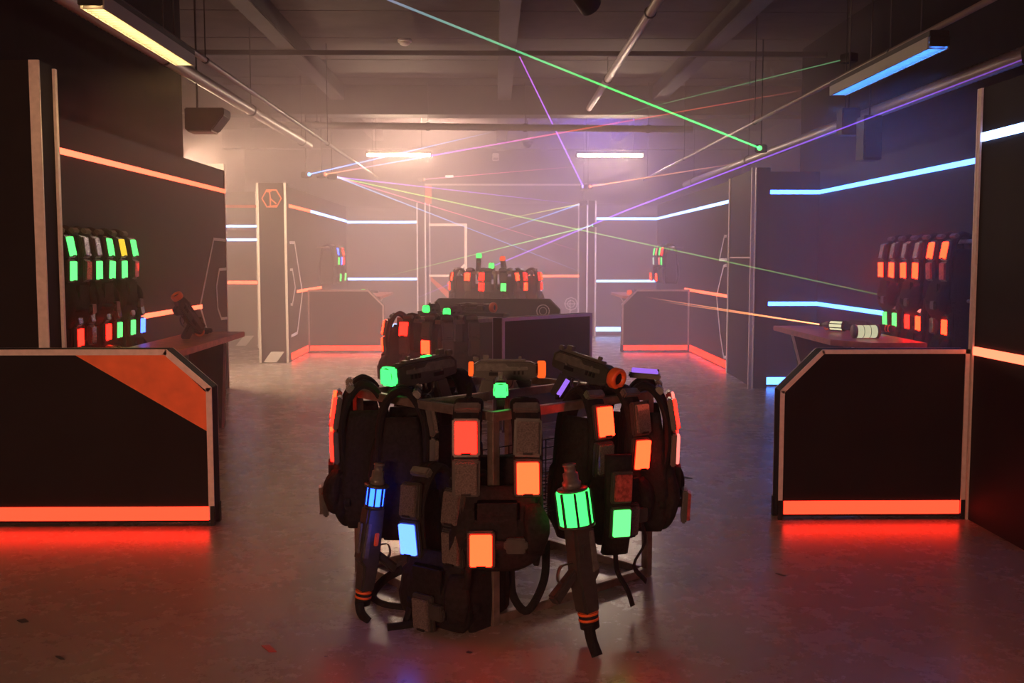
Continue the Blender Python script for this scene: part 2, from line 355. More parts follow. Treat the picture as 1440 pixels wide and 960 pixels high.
# ================================================================== BARRIERS
def barrier(label, p0, p1, nrm, z=1.05, t=.12, cut0=0, cut1=0, led=None, stripe=None, mtrim=TRIM, emblem=False, side_trim=True, tw=.03, cuth=None):
    """counter-high barrier panel from p0 to p1, corners cut at either end"""
    o = thing('barrier', label, 'barrier', ((p0[0] + p1[0]) / 2, (p0[1] + p1[1]) / 2, 0), group='counter-high barriers in the arena')
    inv = Matrix.Translation(-Vector(o.location))
    P0 = Vector((*p0, 0)); d = Vector((*p1, 0)) - P0; L = d.length; u = d.normalized(); n = Vector((*nrm, 0)).normalized()
    fr = lambda a, b, c: inv @ (P0 + u * a + Vector((0, 0, b)) + n * c)
    ch0 = cut0 * (cuth or 1); ch1 = cut1 * (cuth or 1)
    out = [(0, .02), (L, .02)] + ([(L, z - ch1), (L - cut1, z)] if cut1 else [(L, z)]) + ([(cut0, z), (0, z - ch0)] if cut0 else [(0, z)])
    MB().prism(out, -t, 0, fr).build('panel', PANEL, o, .003)
    def seg(name, a, b, wd, m, d0, d1, zoff=0):
        dx, dz = b[0] - a[0], b[1] - a[1]; l = math.hypot(dx, dz); dx /= l; dz /= l
        MB().prism([(a[0], a[1]), (b[0], b[1]), (b[0] - dz * wd, b[1] + dx * wd), (a[0] - dz * wd, a[1] + dx * wd)], d0, d1, fr).build(name, m, o)
    for a, b in zip(out[1:], out[2:] + out[:1]):                       # anticlockwise: inside lies on the left
        seg('face_trim', a, b, tw, mtrim, -.001, .008)
        if side_trim: seg('rear_trim', a, b, tw * .5, mtrim, -t - .006, -t + .001)
    zb = .02
    if led:
        zb = .12; MB().prism([(.035, .035), (L - .035, .035), (L - .035, .115), (.035, .115)], .0, .012, fr).build('led_strip', led, o)
        seg('kick_trim', (0, .022), (L, .022), .012, EDGE, .0, .01)
    for a in (.03, L - .03): MB().prism([(a - .035, 0), (a + .035, 0), (a + .035, .12), (a - .035, .12)], -t - .008, -t + .03, fr).build('foot', EDGE, o)
    for a in (.0, L - .024): MB().prism([(a, 0), (a + .024, 0), (a + .024, .12), (a, .12)], -.002, .014, fr).build('foot', EDGE, o)
    if stripe: MB().prism([(L + a, z + b) for a, b in stripe], -.001, .004, fr).build('orange_stripe', ORANGE, o)
    if emblem:
        for r in (.085, .05):
            N = 16; q = [(L - .2 + r * math.cos(2 * math.pi * k / N), z - .15 + r * math.sin(2 * math.pi * k / N)) for k in range(N)]
            v = [fr(*p, .004) for p in q] + [fr(L - .2 + (p[0] - L + .2) * .85, z - .15 + (p[1] - z + .15) * .85, .004) for p in q]
            MB().add(v, [(k, (k + 1) % N, N + (k + 1) % N, N + k) for k in range(N)]).build('round_emblem', TAPE, o)
    return o
barrier('black barrier with a wide orange diagonal corner, glowing red base, front left', (-3.41, 6.06), (-1.675, 6.06), (0, -1), 1.06, cut1=.26, led=G_RED,
        stripe=[(-.80, -.032), (-.26, -.032), (-.032, -.26), (-.032, -.49)], cuth=.88, tw=.034)
barrier('black barrier glowing red at its base against the near right wall', (1.735, 6.14), (2.885, 6.14), (0, -1), 1.045, cut0=.25, led=G_RED, tw=.026)
barrier('hazy far barrier with red base left of the centre, below a vest rack', (-3.14, 17.3), (-1.86, 17.3), (0, -1), 1.06, cut1=.26, led=G_RED)
barrier('hazy far barrier with red base right of the centre, beside the pillar', (2.16, 17.3), (3.31, 17.3), (0, -1), 1.06, cut0=.25, led=G_RED)
LILAC = mat('lilac_trim', (.5, .42, .55), .4, metal=.3)
barrier('low dark angled barrier with lilac trim in the middle of the floor', (.07, 9.3), (.97, 10.17), (.70, -.72), 1.05, mtrim=LILAC)
barrier('long low dark barrier with a round emblem, behind the middle stand', (-.75, 12.9), (.80, 12.6), (-.19, -.98), 1.09, cut1=.13, cut0=.05, emblem=True, mtrim=EDGE)
barrier('plain dark barrier wing just behind the middle vest stand', (-.86, 11.55), (.10, 11.0), (-.5, -.87), 1.0, mtrim=EDGE, side_trim=False)

# ================================================================== TABLES
def table(label, x0, x1, y0, y1, z, inner, chamfer=0):
    """wall-hung counter; inner = x of the wall side"""
    o = thing('counter_table', label, 'table', ((x0 + x1) / 2, (y0 + y1) / 2, 0), group='wooden counters along the walls')
    ox, oy = o.location[0], o.location[1]; s = 1 if inner == x1 else -1; free = x0 if s == 1 else x1
    poly = [(inner, y0), (free + s * chamfer, y0), (free, y0 + chamfer * 1.6), (free, y1), (inner, y1)]
    fr = lambda a, b, c: Vector((a - ox, b - oy, c))
    MB().prism(poly, z - .05, z, fr).build('tabletop', WOOD, o, .006)
    for yy in (y0 + .25, y1 - .12):
        f2 = lambda a, b, c: Vector((a - ox, c - oy, b))
        MB().prism([(inner - s * .01, 0), (inner - s * .32, 0), (free + s * .14, z - .052), (inner - s * .01, z - .052)], yy - .03, yy + .03, f2).build('support_panel', PANEL, o, .003)
        MB().prism([(inner - s * .30, 0), (inner - s * .325, 0), (free + s * .135, z - .052), (free + s * .16, z - .052)], yy - .036, yy - .028, f2).build('support_trim', TRIM, o)
    return o
table('reddish wooden counter in front of the green-lit vests at left', -2.87, -2.37, 6.95, 9.75, .9, -2.87)
table('reddish wooden counter at right below the blue light strip', 2.88, 3.57, 8.35, 10.5, .9, 3.57, .22)
table('small hazy counter behind the far left barrier', -3.13, -2.0, 18.0, 20.4, .92, -3.13)
table('small hazy counter behind the far right barrier', 2.3, 3.31, 18.0, 20.2, .92, 3.31, .2)

# ================================================================== LAMPS, DUCTS, CEILING FIXTURES
LOUV = mat('grey_louvre', (.22, .21, .2), .5)
def tube_lamp(label, a, b, gm, wd=.14, louvre=False, hang=True):
    a, b = Vector(a), Vector(b); c = (a + b) / 2; L = (b - a).length; rz = math.atan2((b - a).y, (b - a).x)
    o = thing('fluorescent_lamp', label, 'lamp', c, (0, 0, rz), 'fluorescent lamps under the ceiling'); h = L / 2
    MB().box((-h, -wd / 2, .03), (h, wd / 2, .075)).build('housing', EDGE, o, .006)
    for s in (-1, 1): MB().box((s * h - .012, -wd / 2, -.03), (s * h + .012, wd / 2, .03)).build('end_cap', EDGE, o, .004)
    MB().lathe([(-h + .03, .022), (h - .03, .022)], Matrix.Translation((0, 0, .012)) if louvre else Matrix(), n=12).build('tube', gm, o)
    if louvre:
        m = MB(); n = int(L / .055)
        for k in range(n): x = -h + .05 + k * (L - .1) / (n - 1); m.box((x - .003, -wd / 2 + .008, -.04), (x + .003, wd / 2 - .008, -.012))
        for s in (-1, 1): m.box((-h + .02, s * wd / 2 - .005, -.042), (h - .02, s * wd / 2 + .005, .035))
        tag(m.build('louvre', LOUV, o), kind='stuff')
    if hang:
        for s in (-.7, .7): MB().tube([(s * h, 0, .07), (s * h, 0, ZC - c.z - .01)], .006, 6).build('hanging_rod', STEELB, o)
    return o
tube_lamp('yellowish louvred fluorescent lamp at the upper left', (-2.2, 5.75, 3.0), (-2.2, 7.5, 3.0), glow('tube_warm', TUBE_WARM), .13, True)
tube_lamp('blue louvred fluorescent lamp at the upper right', (2.9, 6.75, 3.0), (2.9, 8.75, 3.0), glow('tube_blue', TUBE_BLUE), .13, True)
o = thing('added_fill_lamp', 'added unseen warm fill lamp on the rear wall behind the viewer', 'lamp', (-2.4, -3.99, 1.95))  # added out of view to brighten faces turned to the viewer
MB().box((-1.05, 0, -.16), (1.05, .07, .16)).build('housing', STEELB, o, .008); MB().box((-1.0, .07, -.125), (1.0, .08, .125)).build('diffuser', glow('added_rear_diffuser', ADDED_REAR_LAMP), o)
ZF = 3.4
a = PZ(515, 218, ZF); b = PZ(608, 220, ZF)
GF = glow('tube_far', TUBE_FAR)
tube_lamp('warm white tube lamp, left of the two far ones', (a.x, a.y, ZF), (b.x, a.y, ZF), GF)
a2 = PZ(813, 215, ZF); b2 = PZ(909, 216, ZF)
tube_lamp('warm white tube lamp, right of the two far ones', (a2.x, a.y, ZF), (b2.x, a.y, ZF), GF)
tube_lamp('added unseen tube lamp lighting the corridor and haze by the left pillar', (-4.35, 13.0, 2.85), (-4.35, 14.4, 2.85), glow('tube_added_corridor', TUBE_ADDED_CORRIDOR))  # unseen lamp added for the corridor and the haze before the pillar
tube_lamp('added warm tube lamp hidden behind the wide girder, left of the middle beam', (-1.9, 17.8, 4.24), (-.4, 17.8, 4.24), glow('tube_added_warm', TUBE_ADDED_WARM))  # added out of sight to brighten the far haze and floor
tube_lamp('added violet tube lamp hidden behind the wide girder at the right', (1.2, 17.8, 4.24), (2.5, 17.8, 4.24), glow('tube_added_violet', TUBE_ADDED_VIOLET))  # added out of sight to tint the far haze purple
def run(name, label, cat, pts, r, m, rods=(), wave=0, n=8):
    pts = [Vector(p) for p in pts]; base = pts[0].copy()
    o = thing(name, label, cat, base)
    if wave:
        d = (pts[-1] - pts[0]); N = int(d.length / .04); ps = [d * (k / N) for k in range(N + 1)]; rr = [r * (1 + (wave if k % 2 else -wave)) for k in range(N + 1)]
        MB().tube(ps, rr, n).build('hose' if wave else 'pipe', m, o)
    else: MB().tube([p - base for p in pts], r, n).build('pipe', m, o)
    for k in rods:
        p = pts[0].lerp(pts[-1], k) - base; MB().tube([p + Vector((0, 0, r * .6)), Vector((p.x, p.y, ZC - base.z - .005))], .005, 6).build('hanging_rod', STEELB, o)
        MB().lathe([(-.02, r * 1.25), (.02, r * 1.25)], Matrix.Translation(p) @ Matrix.Rotation(math.pi / 2, 4, 'Z'), 10).build('clamp', STEELB, o)
    return o
run('lighting_rail', 'thin conduit carrying the yellowish lamp along the left ceiling', 'conduit', [(-2.2, -3.5, 3.10), (-2.2, 19.5, 3.10)], .022, PIPE, (.25, .5, .75, .97))
run('lighting_rail', 'thin conduit carrying the blue lamp along the right ceiling', 'conduit', [(2.9, 3.0, 3.10), (2.9, 20.0, 3.10)], .022, PIPE, (.27, .5, .75, .97))
run('ventilation_hose', 'ribbed grey hose under the ceiling above the left wall', 'duct', [(-2.98, 3.5, 3.4), (-2.98, 16.8, 3.4)], .06, PIPE, (.2, .45, .7, .95), .05, 12)
run('ventilation_hose', 'ribbed grey hose under the ceiling above the right wall', 'duct', [(3.68, 3.5, 3.0), (3.68, 19.8, 3.0)], .06, PIPE, (.2, .45, .7, .95), .05, 12)
run('ventilation_hose', 'ribbed hose crossing the hall below the wide ceiling girder', 'duct', [(-3.9, 16.7, 3.72), (3.2, 16.7, 3.66)], .055, PIPE, (.15, .4, .62, .9), .06, 12)
run('sprinkler_pipe', 'steel pipe slanting under the ceiling right of the middle beam', 'pipe', [(1.55, 6.0, 4.02), (1.55, 16.9, 4.02)], .05, PIPE, (.1, .4, .75))
p = PZ(569, 56, ZC)
o = thing('smoke_detector', 'round white smoke detector on the ceiling', 'detector', p)
Rz = Matrix.Rotation(math.pi / 2, 4, 'Y')
MB().lathe([(.0, .09), (.03, .09)], Rz, 16).build('base', WHITEP, o); MB().lathe([(.03, .075), (.06, .06), (.075, .03)], Rz, 16).build('cap', WHITEP, o)
p = PY(697, 221, YB - .02); o = thing('alarm_siren', 'pale rectangular siren on the far wall between the tube lamps', 'siren', p)
MB().box((-.08, -.1, -.09), (.08, .0, .09)).build('body', WHITEP, o, .015); MB().box((-.06, -.115, -.075), (.06, -.1, -.02)).build('grille', PIPE, o)
p = PY(632, 248, 24.04); o = thing('exit_light', 'small bright emergency light high on the far wall', 'light', p)
MB().box((-.1, -.05, -.03), (.1, .0, .03)).build('housing', WHITEP, o, .006); MB().box((-.085, -.056, -.02), (.085, -.05, .02)).build('diffuser', glow('emergency', (2, 1.9, 1.6)), o)
p = PY(742, 197, 18.9); o = thing('ceiling_camera', 'dark dome camera below the crossing hose', 'camera', p)
MB().lathe([(-.28, .012), (-.02, .012), (-.02, .1), (.05, .1)], Matrix.Rotation(math.pi / 2, 4, 'Y'), 12).build('mount', STEELB, o); MB().lathe([(.05, .09), (.1, .075), (.14, .03)], Matrix.Rotation(math.pi / 2, 4, 'Y'), 12).build('dome', EDGE, o)
MB().box((-.01, -.01, .25), (.01, .01, ZC - p.z - .01)).build('drop_rod', STEELB, o)
p = PY(825, 1, 7.5); o = thing('spotlight_head', 'dark round spotlight cut by the top of the picture', 'spotlight', p)
MB().lathe([(-.1, .05), (-.08, .075), (.06, .085), (.07, .07), (.04, .06)], Matrix.Rotation(.9, 4, 'Z') @ Matrix.Rotation(.5, 4, 'Y'), 16).build('head', EDGE, o)
MB().box((-.015, -.05, .06), (.015, .05, ZC - p.z - .3)).build('yoke', EDGE, o); MB().lathe([(.071, .06), (.075, .05)], Matrix.Rotation(.9, 4, 'Z') @ Matrix.Rotation(.5, 4, 'Y'), 16).build('lens', ORG_PL, o)
p = PY(292, 178, 10.5); o = thing('air_unit', 'grey angled blower box hung beside the left hose', 'blower', p)
MB().prism([(-.19, -.05), (.08, -.05), (.2, .1), (.2, .17), (-.19, .17)], -.14, .14, lambda a, b, c: Vector((a, c, b))).build('body', STEELB, o, .01)
MB().box((-.17, -.12, -.062), (.07, .12, -.05)).build('outlet', PIPE, o); MB().tube([(-.1, 0, .17), (-.1, 0, ZC - p.z - .01)], .01).build('hanging_rod', STEELB, o)
p = PY(1222, 195, 9.0); o = thing('hanging_speaker', 'tall dark loudspeaker hung above the right alcove', 'speaker', p)
MB().box((-.08, -.1, -.19), (.08, .1, .19)).build('cabinet', EDGE, o, .008); MB().box((-.07, -.108, -.17), (.07, -.1, .17)).build('grille', SHELL, o); MB().tube([(0, 0, .19), (0, 0, ZC - p.z - .01)], .008).build('hanging_rod', STEELB, o)
p = PY(1193, 172, 10.2); o = thing('hanging_speaker', 'short dark loudspeaker behind the tall one above the right alcove', 'speaker', p)
MB().box((-.09, -.09, -.13), (.09, .09, .13)).build('cabinet', EDGE, o, .008); MB().box((-.08, -.098, -.11), (.08, -.09, .11)).build('grille', SHELL, o); MB().tube([(0, 0, .13), (0, 0, ZC - p.z - .01)], .008).build('hanging_rod', STEELB, o)

# ================================================================== LASERS
def beam_mat():
    m = bpy.data.materials.new('laser_light'); m.use_nodes = True; nt = m.node_tree; nt.nodes.remove(nt.nodes['Principled BSDF'])
    at = nt.nodes.new('ShaderNodeAttribute'); at.attribute_name = 'col'; e = nt.nodes.new('ShaderNodeEmission'); t = nt.nodes.new('ShaderNodeBsdfTransparent'); a = nt.nodes.new('ShaderNodeAddShader')
    nt.links.new(at.outputs['Color'], e.inputs[0]); e.inputs[1].default_value = 1.0
    nt.links.new(e.outputs[0], a.inputs[0]); nt.links.new(t.outputs[0], a.inputs[1]); nt.links.new(a.outputs[0], nt.nodes['Material Output'].inputs[0])
    m.cycles.emission_sampling = 'NONE'; return m
BEAM = beam_mat()
def laser_beam(parent, base, a, b, c0, c1, r=.007, r1=None, k=1.0):
    k *= 2.2
    a, b = Vector(a) - base, Vector(b) - base; N = 12; r1 = r1 or r
    mb = MB().tube([a.lerp(b, i / N) for i in range(N + 1)], [r + (r1 - r) * i / N for i in range(N + 1)], 6)
    me = mb.mesh('laser_beam', BEAM); d = (b - a); l2 = d.length_squared
    at = me.attributes.new('col', 'FLOAT_COLOR', 'POINT')
    for i, v in enumerate(me.vertices):
        t = max(0, min(1, (v.co - a).dot(d) / l2)); at.data[i].color = (*[(c0[j] * (1 - t) + c1[j] * t) * k for j in range(3)], 1)
    return link('laser_beam', me, parent)
def laser_box(label, p, aim, col, hang=True):
    p = Vector(p); o = thing('laser_projector', label, 'laser', p); d = (Vector(aim) - p).normalized()
    M = d.to_track_quat('X', 'Z').to_matrix().to_4x4()
    MB().box((-.16, -.06, -.045), (-.012, .06, .045), M).build('housing', EDGE, o, .008)
    MB().lathe([(-.014, .03), (.0, .03), (.004, .02)], M, 12).build('aperture', glow('aperture_' + col[0], col[1]), o)
    if hang: MB().tube([M @ Vector((-.09, 0, .04)), (M @ Vector((-.09, 0, 0)))+Vector((0, 0, ZC - .26 - p.z))], .008, 6).build('bracket', STEELB, o)
    return o, p
RED, GRN, VIO, BLU, ORA, YEL, PNK = (1, .10, .06), (.04, .85, .14), (.33, .10, 1), (.18, .38, 1), (1, .30, .10), (.55, .6, .12), (.8, .15, .3)
def dim(c, k): return tuple(x * k for x in c)
def at(px, py, y): return PY(px, py, y)
o, p = laser_box('green laser projector on the right ventilation hose', at(1068, 208, 12.1), at(700, 60, 6), ('g', (.3, 2.2, .5)))
m1 = at(840, 117, 8.0); laser_beam(o, p, p, m1, GRN, dim(GRN, .35), .009, .007, .75); laser_beam(o, p, m1, at(545, -1, 5.2), dim(GRN, .35), (.05, .06, .10), .007, .006, .75)
o, p = laser_box('violet laser projector hung right of the centre, upper one', at(820, 262, 20.4), at(720, 58, 13.4), ('v', (1.2, 1.0, 3)))
laser_beam(o, p, p, at(720, 58, 13.5), VIO, (.18, .03, .22), .011, .009, .8)
o, p = laser_box('red laser projector beside the upper violet one', at(830, 262, 20.2), at(1020, 232, 16), ('r', (3, .5, .3)))
laser_beam(o, p, p, at(1040, 229, 15), ORA, (.02, .01, .02), .010, .007, .8)
o, p = laser_box('blue laser projector at the end of the left hose', at(435, 245, 17.0), at(670, 192, 14), ('b', (.6, 1.5, 3)))
laser_beam(o, p, p, at(690, 186, 13), BLU, (.01, .015, .03), .009, .007, .8)
o, p = laser_box('orange laser projector second from the left hose end', at(458, 245, 17.3), at(1110, 130, 13), ('r', (3, .5, .3)))
m1 = at(608, 218.6, 16.4); m2 = at(780, 188.2, 15.4)
laser_beam(o, p, p, m1, ORA, dim(VIO, .7), .009, .009, .55); laser_beam(o, p, m1, m2, dim(VIO, .7), dim(RED, .5), .009, .009, .7); laser_beam(o, p, m2, at(1130, 126.5, 13.3), dim(RED, .5), (.02, .004, .004), .009, .007, .6)
o, p = laser_box('laser projector sending a fan of beams right of the left hose', at(474, 249, 17.6), at(820, 300, 19.5), ('w', (2.4, 2, 3)))
for e, c, k in ((at(814, 287, 19.8), VIO, .5), (at(1240, 415, 9.8), (.25, .6, .12), .5), (at(822, 355, 21.5), PNK, .45), (at(816, 382, 21.5), BLU, .5)):
    laser_beam(o, p, p, e, c, dim(c, .12), .009, .007, k)
o, p = laser_box('white laser projector hung right of the centre, lower one', at(815, 287, 20.3), at(700, 310, 21), ('w', (2.4, 2, 3)))
laser_beam(o, p, p, at(690, 312, 21.3), YEL, (0, 0, 0), .011, .011, .5); laser_beam(o, p, p, at(690, 330, 21.3), BLU, (0, 0, 0), .011, .011, .5)
o, p = laser_box('violet laser projector high on the near right wall', at(1443, 82, 6.3), at(598, 414, 18), ('v', (.8, .5, 3)), True)
laser_beam(o, p, p, at(880, 296, 13.5), dim(VIO, .12), dim(VIO, .55), .004, .008, .8); laser_beam(o, p, at(880, 296, 13.5), at(588, 418, 18.5), dim(VIO, .55), (.03, .01, .05), .008, .009, .8)
o, p = laser_box('green laser projector on the far right post', at(833, 317, 20.6), at(560, 384, 21), ('g', (.3, 2.2, .5)), False)
laser_beam(o, p, p, at(545, 388, 21.6), (.3, .8, .2), (.02, .05, .01), .009, .009, .6)
o, p = laser_box('red laser projector on top of the far wall', at(597, 252, 24.0), at(800, 235, 22), ('r', (3, .5, .3)), False)
laser_beam(o, p, p, at(810, 234, 21), PNK, (.03, .01, .015), .010, .009, .6)
o, p = laser_box('faint green laser projector on the girder', at(1185, 84, 11), at(830, 171, 15), ('g2', (.05, .3, .08)), True)
laser_beam(o, p, p, at(830, 171, 15), (.03, .1, .04), (.02, .06, .02), .006, .007, .5)

# ================================================================== VESTS
def vest_meshes(oy):
    """oy: how far strap stands off the rail"""
    D = {}
    for s in (-1, 1):
        P = spline([(s * .115, -oy + .01, -.34), (s * .118, -oy - .01, -.22), (s * .118, -oy - .005, -.10), (s * .112, -oy * .62, -.005), (s * .108, -oy * .05, .035), (s * .108, oy * .6, .0), (s * .115, oy, -.10), (s * .12, oy + .01, -.30)], 5)
        D['strap', s] = MB().ribbon(P, (1, 0, 0), .105, .034).mesh('shoulder_strap', FABRIC)
        P2 = [p + Vector((0, 0, 0)) for p in P]
        D['pipe', s] = MB().tube([p + Vector((.05, 0, 0)) for p in P], .006, 6).tube([p - Vector((.05, 0, 0)) for p in P], .006, 6).mesh('strap_piping', WEB)
        D['web', s] = MB().ribbon([Vector((p.x, p.y + (-.019 if p.y < 0 else .019) * min(1, abs(p.y) / oy), p.z + .019 * max(0, 1 - abs(p.y) / oy * .9))) for p in P[4:30]], (1, 0, 0), .035, .005, 6, .8).mesh('webbing', WEB)
    D['front'] = MB().ribbon(spline([(0, -oy, -.275), (0, -oy - .015, -.36), (0, -oy - .03, -.45), (0, -oy - .015, -.54), (0, -oy + .01, -.60)], 4), (1, 0, 0), [.30] * 4 + [.35] * 4 + [.37] * 4 + [.33, .30, .26, .22, .17], [.05, .055, .06, .065, .07, .075, .08, .08, .08, .075, .07, .065, .06, .055, .05, .045, .03], 12).mesh('front_body', FABRIC)
    D['back'] = MB().ribbon(spline([(0, oy + .01, -.20), (0, oy + .03, -.34), (0, oy + .03, -.48), (0, oy + .01, -.60)], 4), (1, 0, 0), [.28] * 3 + [.34] * 7 + [.30, .27, .22], .055, 12).mesh('back_body', FABRIC)
    for s in (-1, 1): D['side', s] = MB().ribbon(spline([(s * .15, 0, -.075), (s * .158, 0, -.2), (s * .165, 0, -.34), (s * .165, 0, -.48), (s * .15, 0, -.59)], 3), (0, 1, 0), [.13, .15, .165, .175, .18, .19, .2, .21, .215, .22, .21, .19, .16], .028, 10).mesh('side_panel', FABRIC)
    D['belt'] = MB().ribbon(spline([(-.19, -oy + .02, -.47), (-.1, -oy - .075, -.475), (0, -oy - .085, -.48), (.1, -oy - .075, -.475), (.19, -oy + .02, -.47)], 4), (0, 0, 1), .04, .008, 6, .8).mesh('belt', WEB)
    D['buckle'] = MB().box((.035, -oy - .105, -.51), (.105, -oy - .08, -.45)).box((.025, -oy - .098, -.495), (.115, -oy - .085, -.465)).mesh('buckle', PLAST, .004)
    D['pouch'] = MB().ribbon(spline([(.13, -oy - .03, -.34), (.15, -oy - .06, -.42), (.14, -oy - .05, -.52)], 4), (.9, .45, 0), [.06, .08, .09, .1, .1, .1, .09, .08, .07], [.03, .04, .05, .05, .05, .05, .05, .04, .03]).mesh('side_pouch', FABRIC)
    D['pocket'] = MB().box((-.085, -oy - .072, -.43), (.085, -oy - .05, -.315)).mesh('chest_pocket', FABRIC, .012)
    D['housing'] = MB().box((-.052, -.012, -.072), (.052, .012, .072)).mesh('sensor_housing', PLAST, .006)
    D['latch'] = MB().box((-.018, -.029, -.064), (.018, -.018, -.056)).mesh('latch', EDGE)
    D['clip'] = MB().box((-.05, -.016, -.018), (.05, .016, .018)).mesh('strap_clip', GUNGREY, .006)
    return D
VM = {.09: vest_meshes(.09)}
LM = {k: MB().box((-.041, -.026, -.060), (.041, -.010, .060)).mesh('lens', m, .003) for k, m in LENS.items()}
def vest(label, loc, rz, cols, group, body='-', tilt=0, tails=True, scale=1.12, top=None, low=True):
    """cols: left-upper, left-lower, right-upper, right-lower lens; body: lens on the lower body"""
    oy = .09; D = VM[oy]; o = thing('laser_vest', label, 'vest', loc, (0, tilt, rz), group); o.scale = (scale,) * 3
    for s in (-1, 1): link('shoulder_strap', D['strap', s], o); link('webbing', D['web', s], o); link('strap_piping', D['pipe', s], o); link('side_panel', D['side', s], o)
    for k, nm in (('front', 'front_body'), ('back', 'back_body'), ('belt', 'belt'), ('buckle', 'buckle'), ('pocket', 'chest_pocket'), ('pouch', 'side_pouch')): link(nm, D[k], o)
    def sensor(x, y, z, rx, c, ry=0):
        h = link('sensor_housing', D['housing'], o); h.location = (x, y, z); h.rotation_euler = (rx, ry, 0)
        e = link('lens', LM[c], h); link('latch', D['latch'], h)
        if c not in '-f': e['label'] = 'glowing ' + LNAME[c] + ' lens'
    for i, (s, z, y, rx) in enumerate(((-1, -.085, -oy - .028, -.16), (-1, -.235, -oy - .036, .03), (1, -.085, -oy - .028, -.16), (1, -.235, -oy - .036, .03))):
        sensor(s * .116, y, z, rx, cols[i], s * random.uniform(-.02, .06))
    for s in (-1, 1):
        c = link('strap_clip', D['clip'], o); c.location = (s * .112, -oy * .55 - .012, .02); c.rotation_euler = (-.75, 0, 0)
    if body: sensor(-.06 if body != 'x' else 0, -oy - .088, -.495, .05, '-' if body == 'x' else body)
    if top: sensor(.11, -.0, .058, -1.5, top)
    if tails:
        rn = random.Random(sum(map(ord, label)))
        x = rn.choice((-.1, .1)); P = spline([(x, -oy - .07, -.5), (x * 1.1, -oy - .09, -.6), (x + rn.uniform(-.05, .05), -oy - .06, -.70), (x + rn.uniform(-.08, .08), -oy - .07, -.78)], 4)
        MB().ribbon(P, (1, .2, 0), .028, .005, 6, .8).build('dangling_strap', WEB, o)
    return o

# ================================================================== GUNS
def ring_mesh(x0, x1, r0, r1, m, n=18, name='ring'):
    return MB().lathe([(x0, r1), (x0, r0), (x1, r0), (x1, r1)], Matrix(), n, True).mesh(name, m)
def gunfr(a, b, c): return Vector((a, c, b))
GB = {}
def bl_meshes():
    G = {}
    G['receiver'] = MB().prism([(-.18, .0), (-.18, .055), (-.15, .075), (.10, .075), (.135, .062), (.135, .0), (.09, -.016), (-.05, -.016), (-.10, -.01)], -.03, .03, gunfr).mesh('receiver', PLAST, .006)
    G['slide_cover'] = MB().prism([(-.165, .03), (-.165, .052), (-.145, .066), (-.02, .066), (-.005, .05), (.09, .05), (.09, .034), (-.06, .03)], -.033, .033, gunfr).mesh('side_cover', GUNGREY, .002)
    G['vents'] = MB().box((.02, -.0345, .012), (.03, .0345, .03)).box((.04, -.0345, .012), (.05, .0345, .03)).box((.06, -.0345, .012), (.07, .0345, .03)).box((-.1, -.0345, .006), (-.05, .0345, .022)).mesh('vents', EDGE)
    G['under_box'] = MB().prism([(-.04, -.014), (.125, -.005), (.125, .012), (-.04, .012)], -.025, .025, gunfr).mesh('under_barrel', GUNGREY, .003)
    G['rear_block'] = MB().box((-.185, -.024, .015), (-.17, .024, .06)).box((-.178, -.01, .075), (-.15, .01, .095)).mesh('rear_block', GUNGREY, .003)
    G['top_rail'] = MB().box((-.14, -.014, .074), (.08, .014, .084)).box((-.13, -.012, .084), (-.10, .012, .104)).box((.045, -.008, .084), (.06, .008, .098)).mesh('top_rail', GUNGREY, .002)
    G['grip'] = MB().prism([(-.13, -.008), (-.065, -.012), (-.10, -.125), (-.165, -.115)], -.021, .021, gunfr).mesh('grip', PLAST, .008)
    G['foregrip'] = MB().prism([(.03, -.014), (.11, -.014), (.105, -.055), (.05, -.06)], -.022, .022, gunfr).mesh('foregrip', PLAST, .006)
    G['trigger_guard'] = MB().ribbon(spline([(-.07, 0, -.014), (-.066, 0, -.055), (-.03, 0, -.066), (.01, 0, -.05), (.02, 0, -.014)], 4), (0, 1, 0), .014, .005, 6).mesh('trigger_guard', PLAST)
    G['trigger'] = MB().ribbon([(-.035, 0, -.012), (-.03, 0, -.03), (-.036, 0, -.046)], (0, 1, 0), .009, .007, 6).mesh('trigger', GUNGREY)
    G['screw'] = MB().lathe([(-.002, .006), (.002, .006)], Matrix.Rotation(math.pi / 2, 4, 'Z'), 8).mesh('screw', GUNGREY)
    T = Matrix.Translation((0, 0, .035))
    G['collar'] = MB().lathe([(.13, .03), (.165, .032)], T, 16).mesh('collar', EDGE)
    for k, m in (('o', G_GORANGE), ('g', G_GREEN), ('b', G_GBLUE), ('d', ORG_PL)):
        G['muzzle', k] = MB().lathe([(.14, .024), (.14, .040), (.146, .043), (.172, .043), (.178, .038), (.178, .026), (.15, .022)], T, 18, True).mesh('muzzle_ring', m)
        G['front', k] = MB().prism([(-.034, -.002), (.034, -.002), (.038, .02), (.034, .07), (-.034, .07), (-.038, .02)], .135, .172, lambda a, b, c: Vector((c, a, b))).mesh('front_light', m, .008)
        G['rear', k] = MB().lathe([(-.2, .03), (-.195, .036), (-.178, .036), (-.175, .03)], T, 16).mesh('rear_ring', m)
        G['tl', k] = MB().box((-.06, -.01, .0845), (-.02, .01, .089)).mesh('top_light', m)
    return G
GB = bl_meshes()
GUNP = ('receiver', 'slide_cover', 'top_rail', 'grip', 'foregrip', 'trigger_guard', 'trigger', 'collar', 'vents', 'under_box', 'rear_block')
NM = {'slide_cover': 'side_cover', 'under_box': 'under_barrel', 'vents': 'vent_slots'}
def place(o, aim, roll=0, up=(0, 0, 1)):
    x = Vector(aim).normalized(); z = Vector(up); z = (z - x * z.dot(x)).normalized(); y = z.cross(x)
    M = Matrix((x, y, z)).transposed() @ Matrix.Rotation(roll, 3, 'X'); o.rotation_euler = M.to_euler()
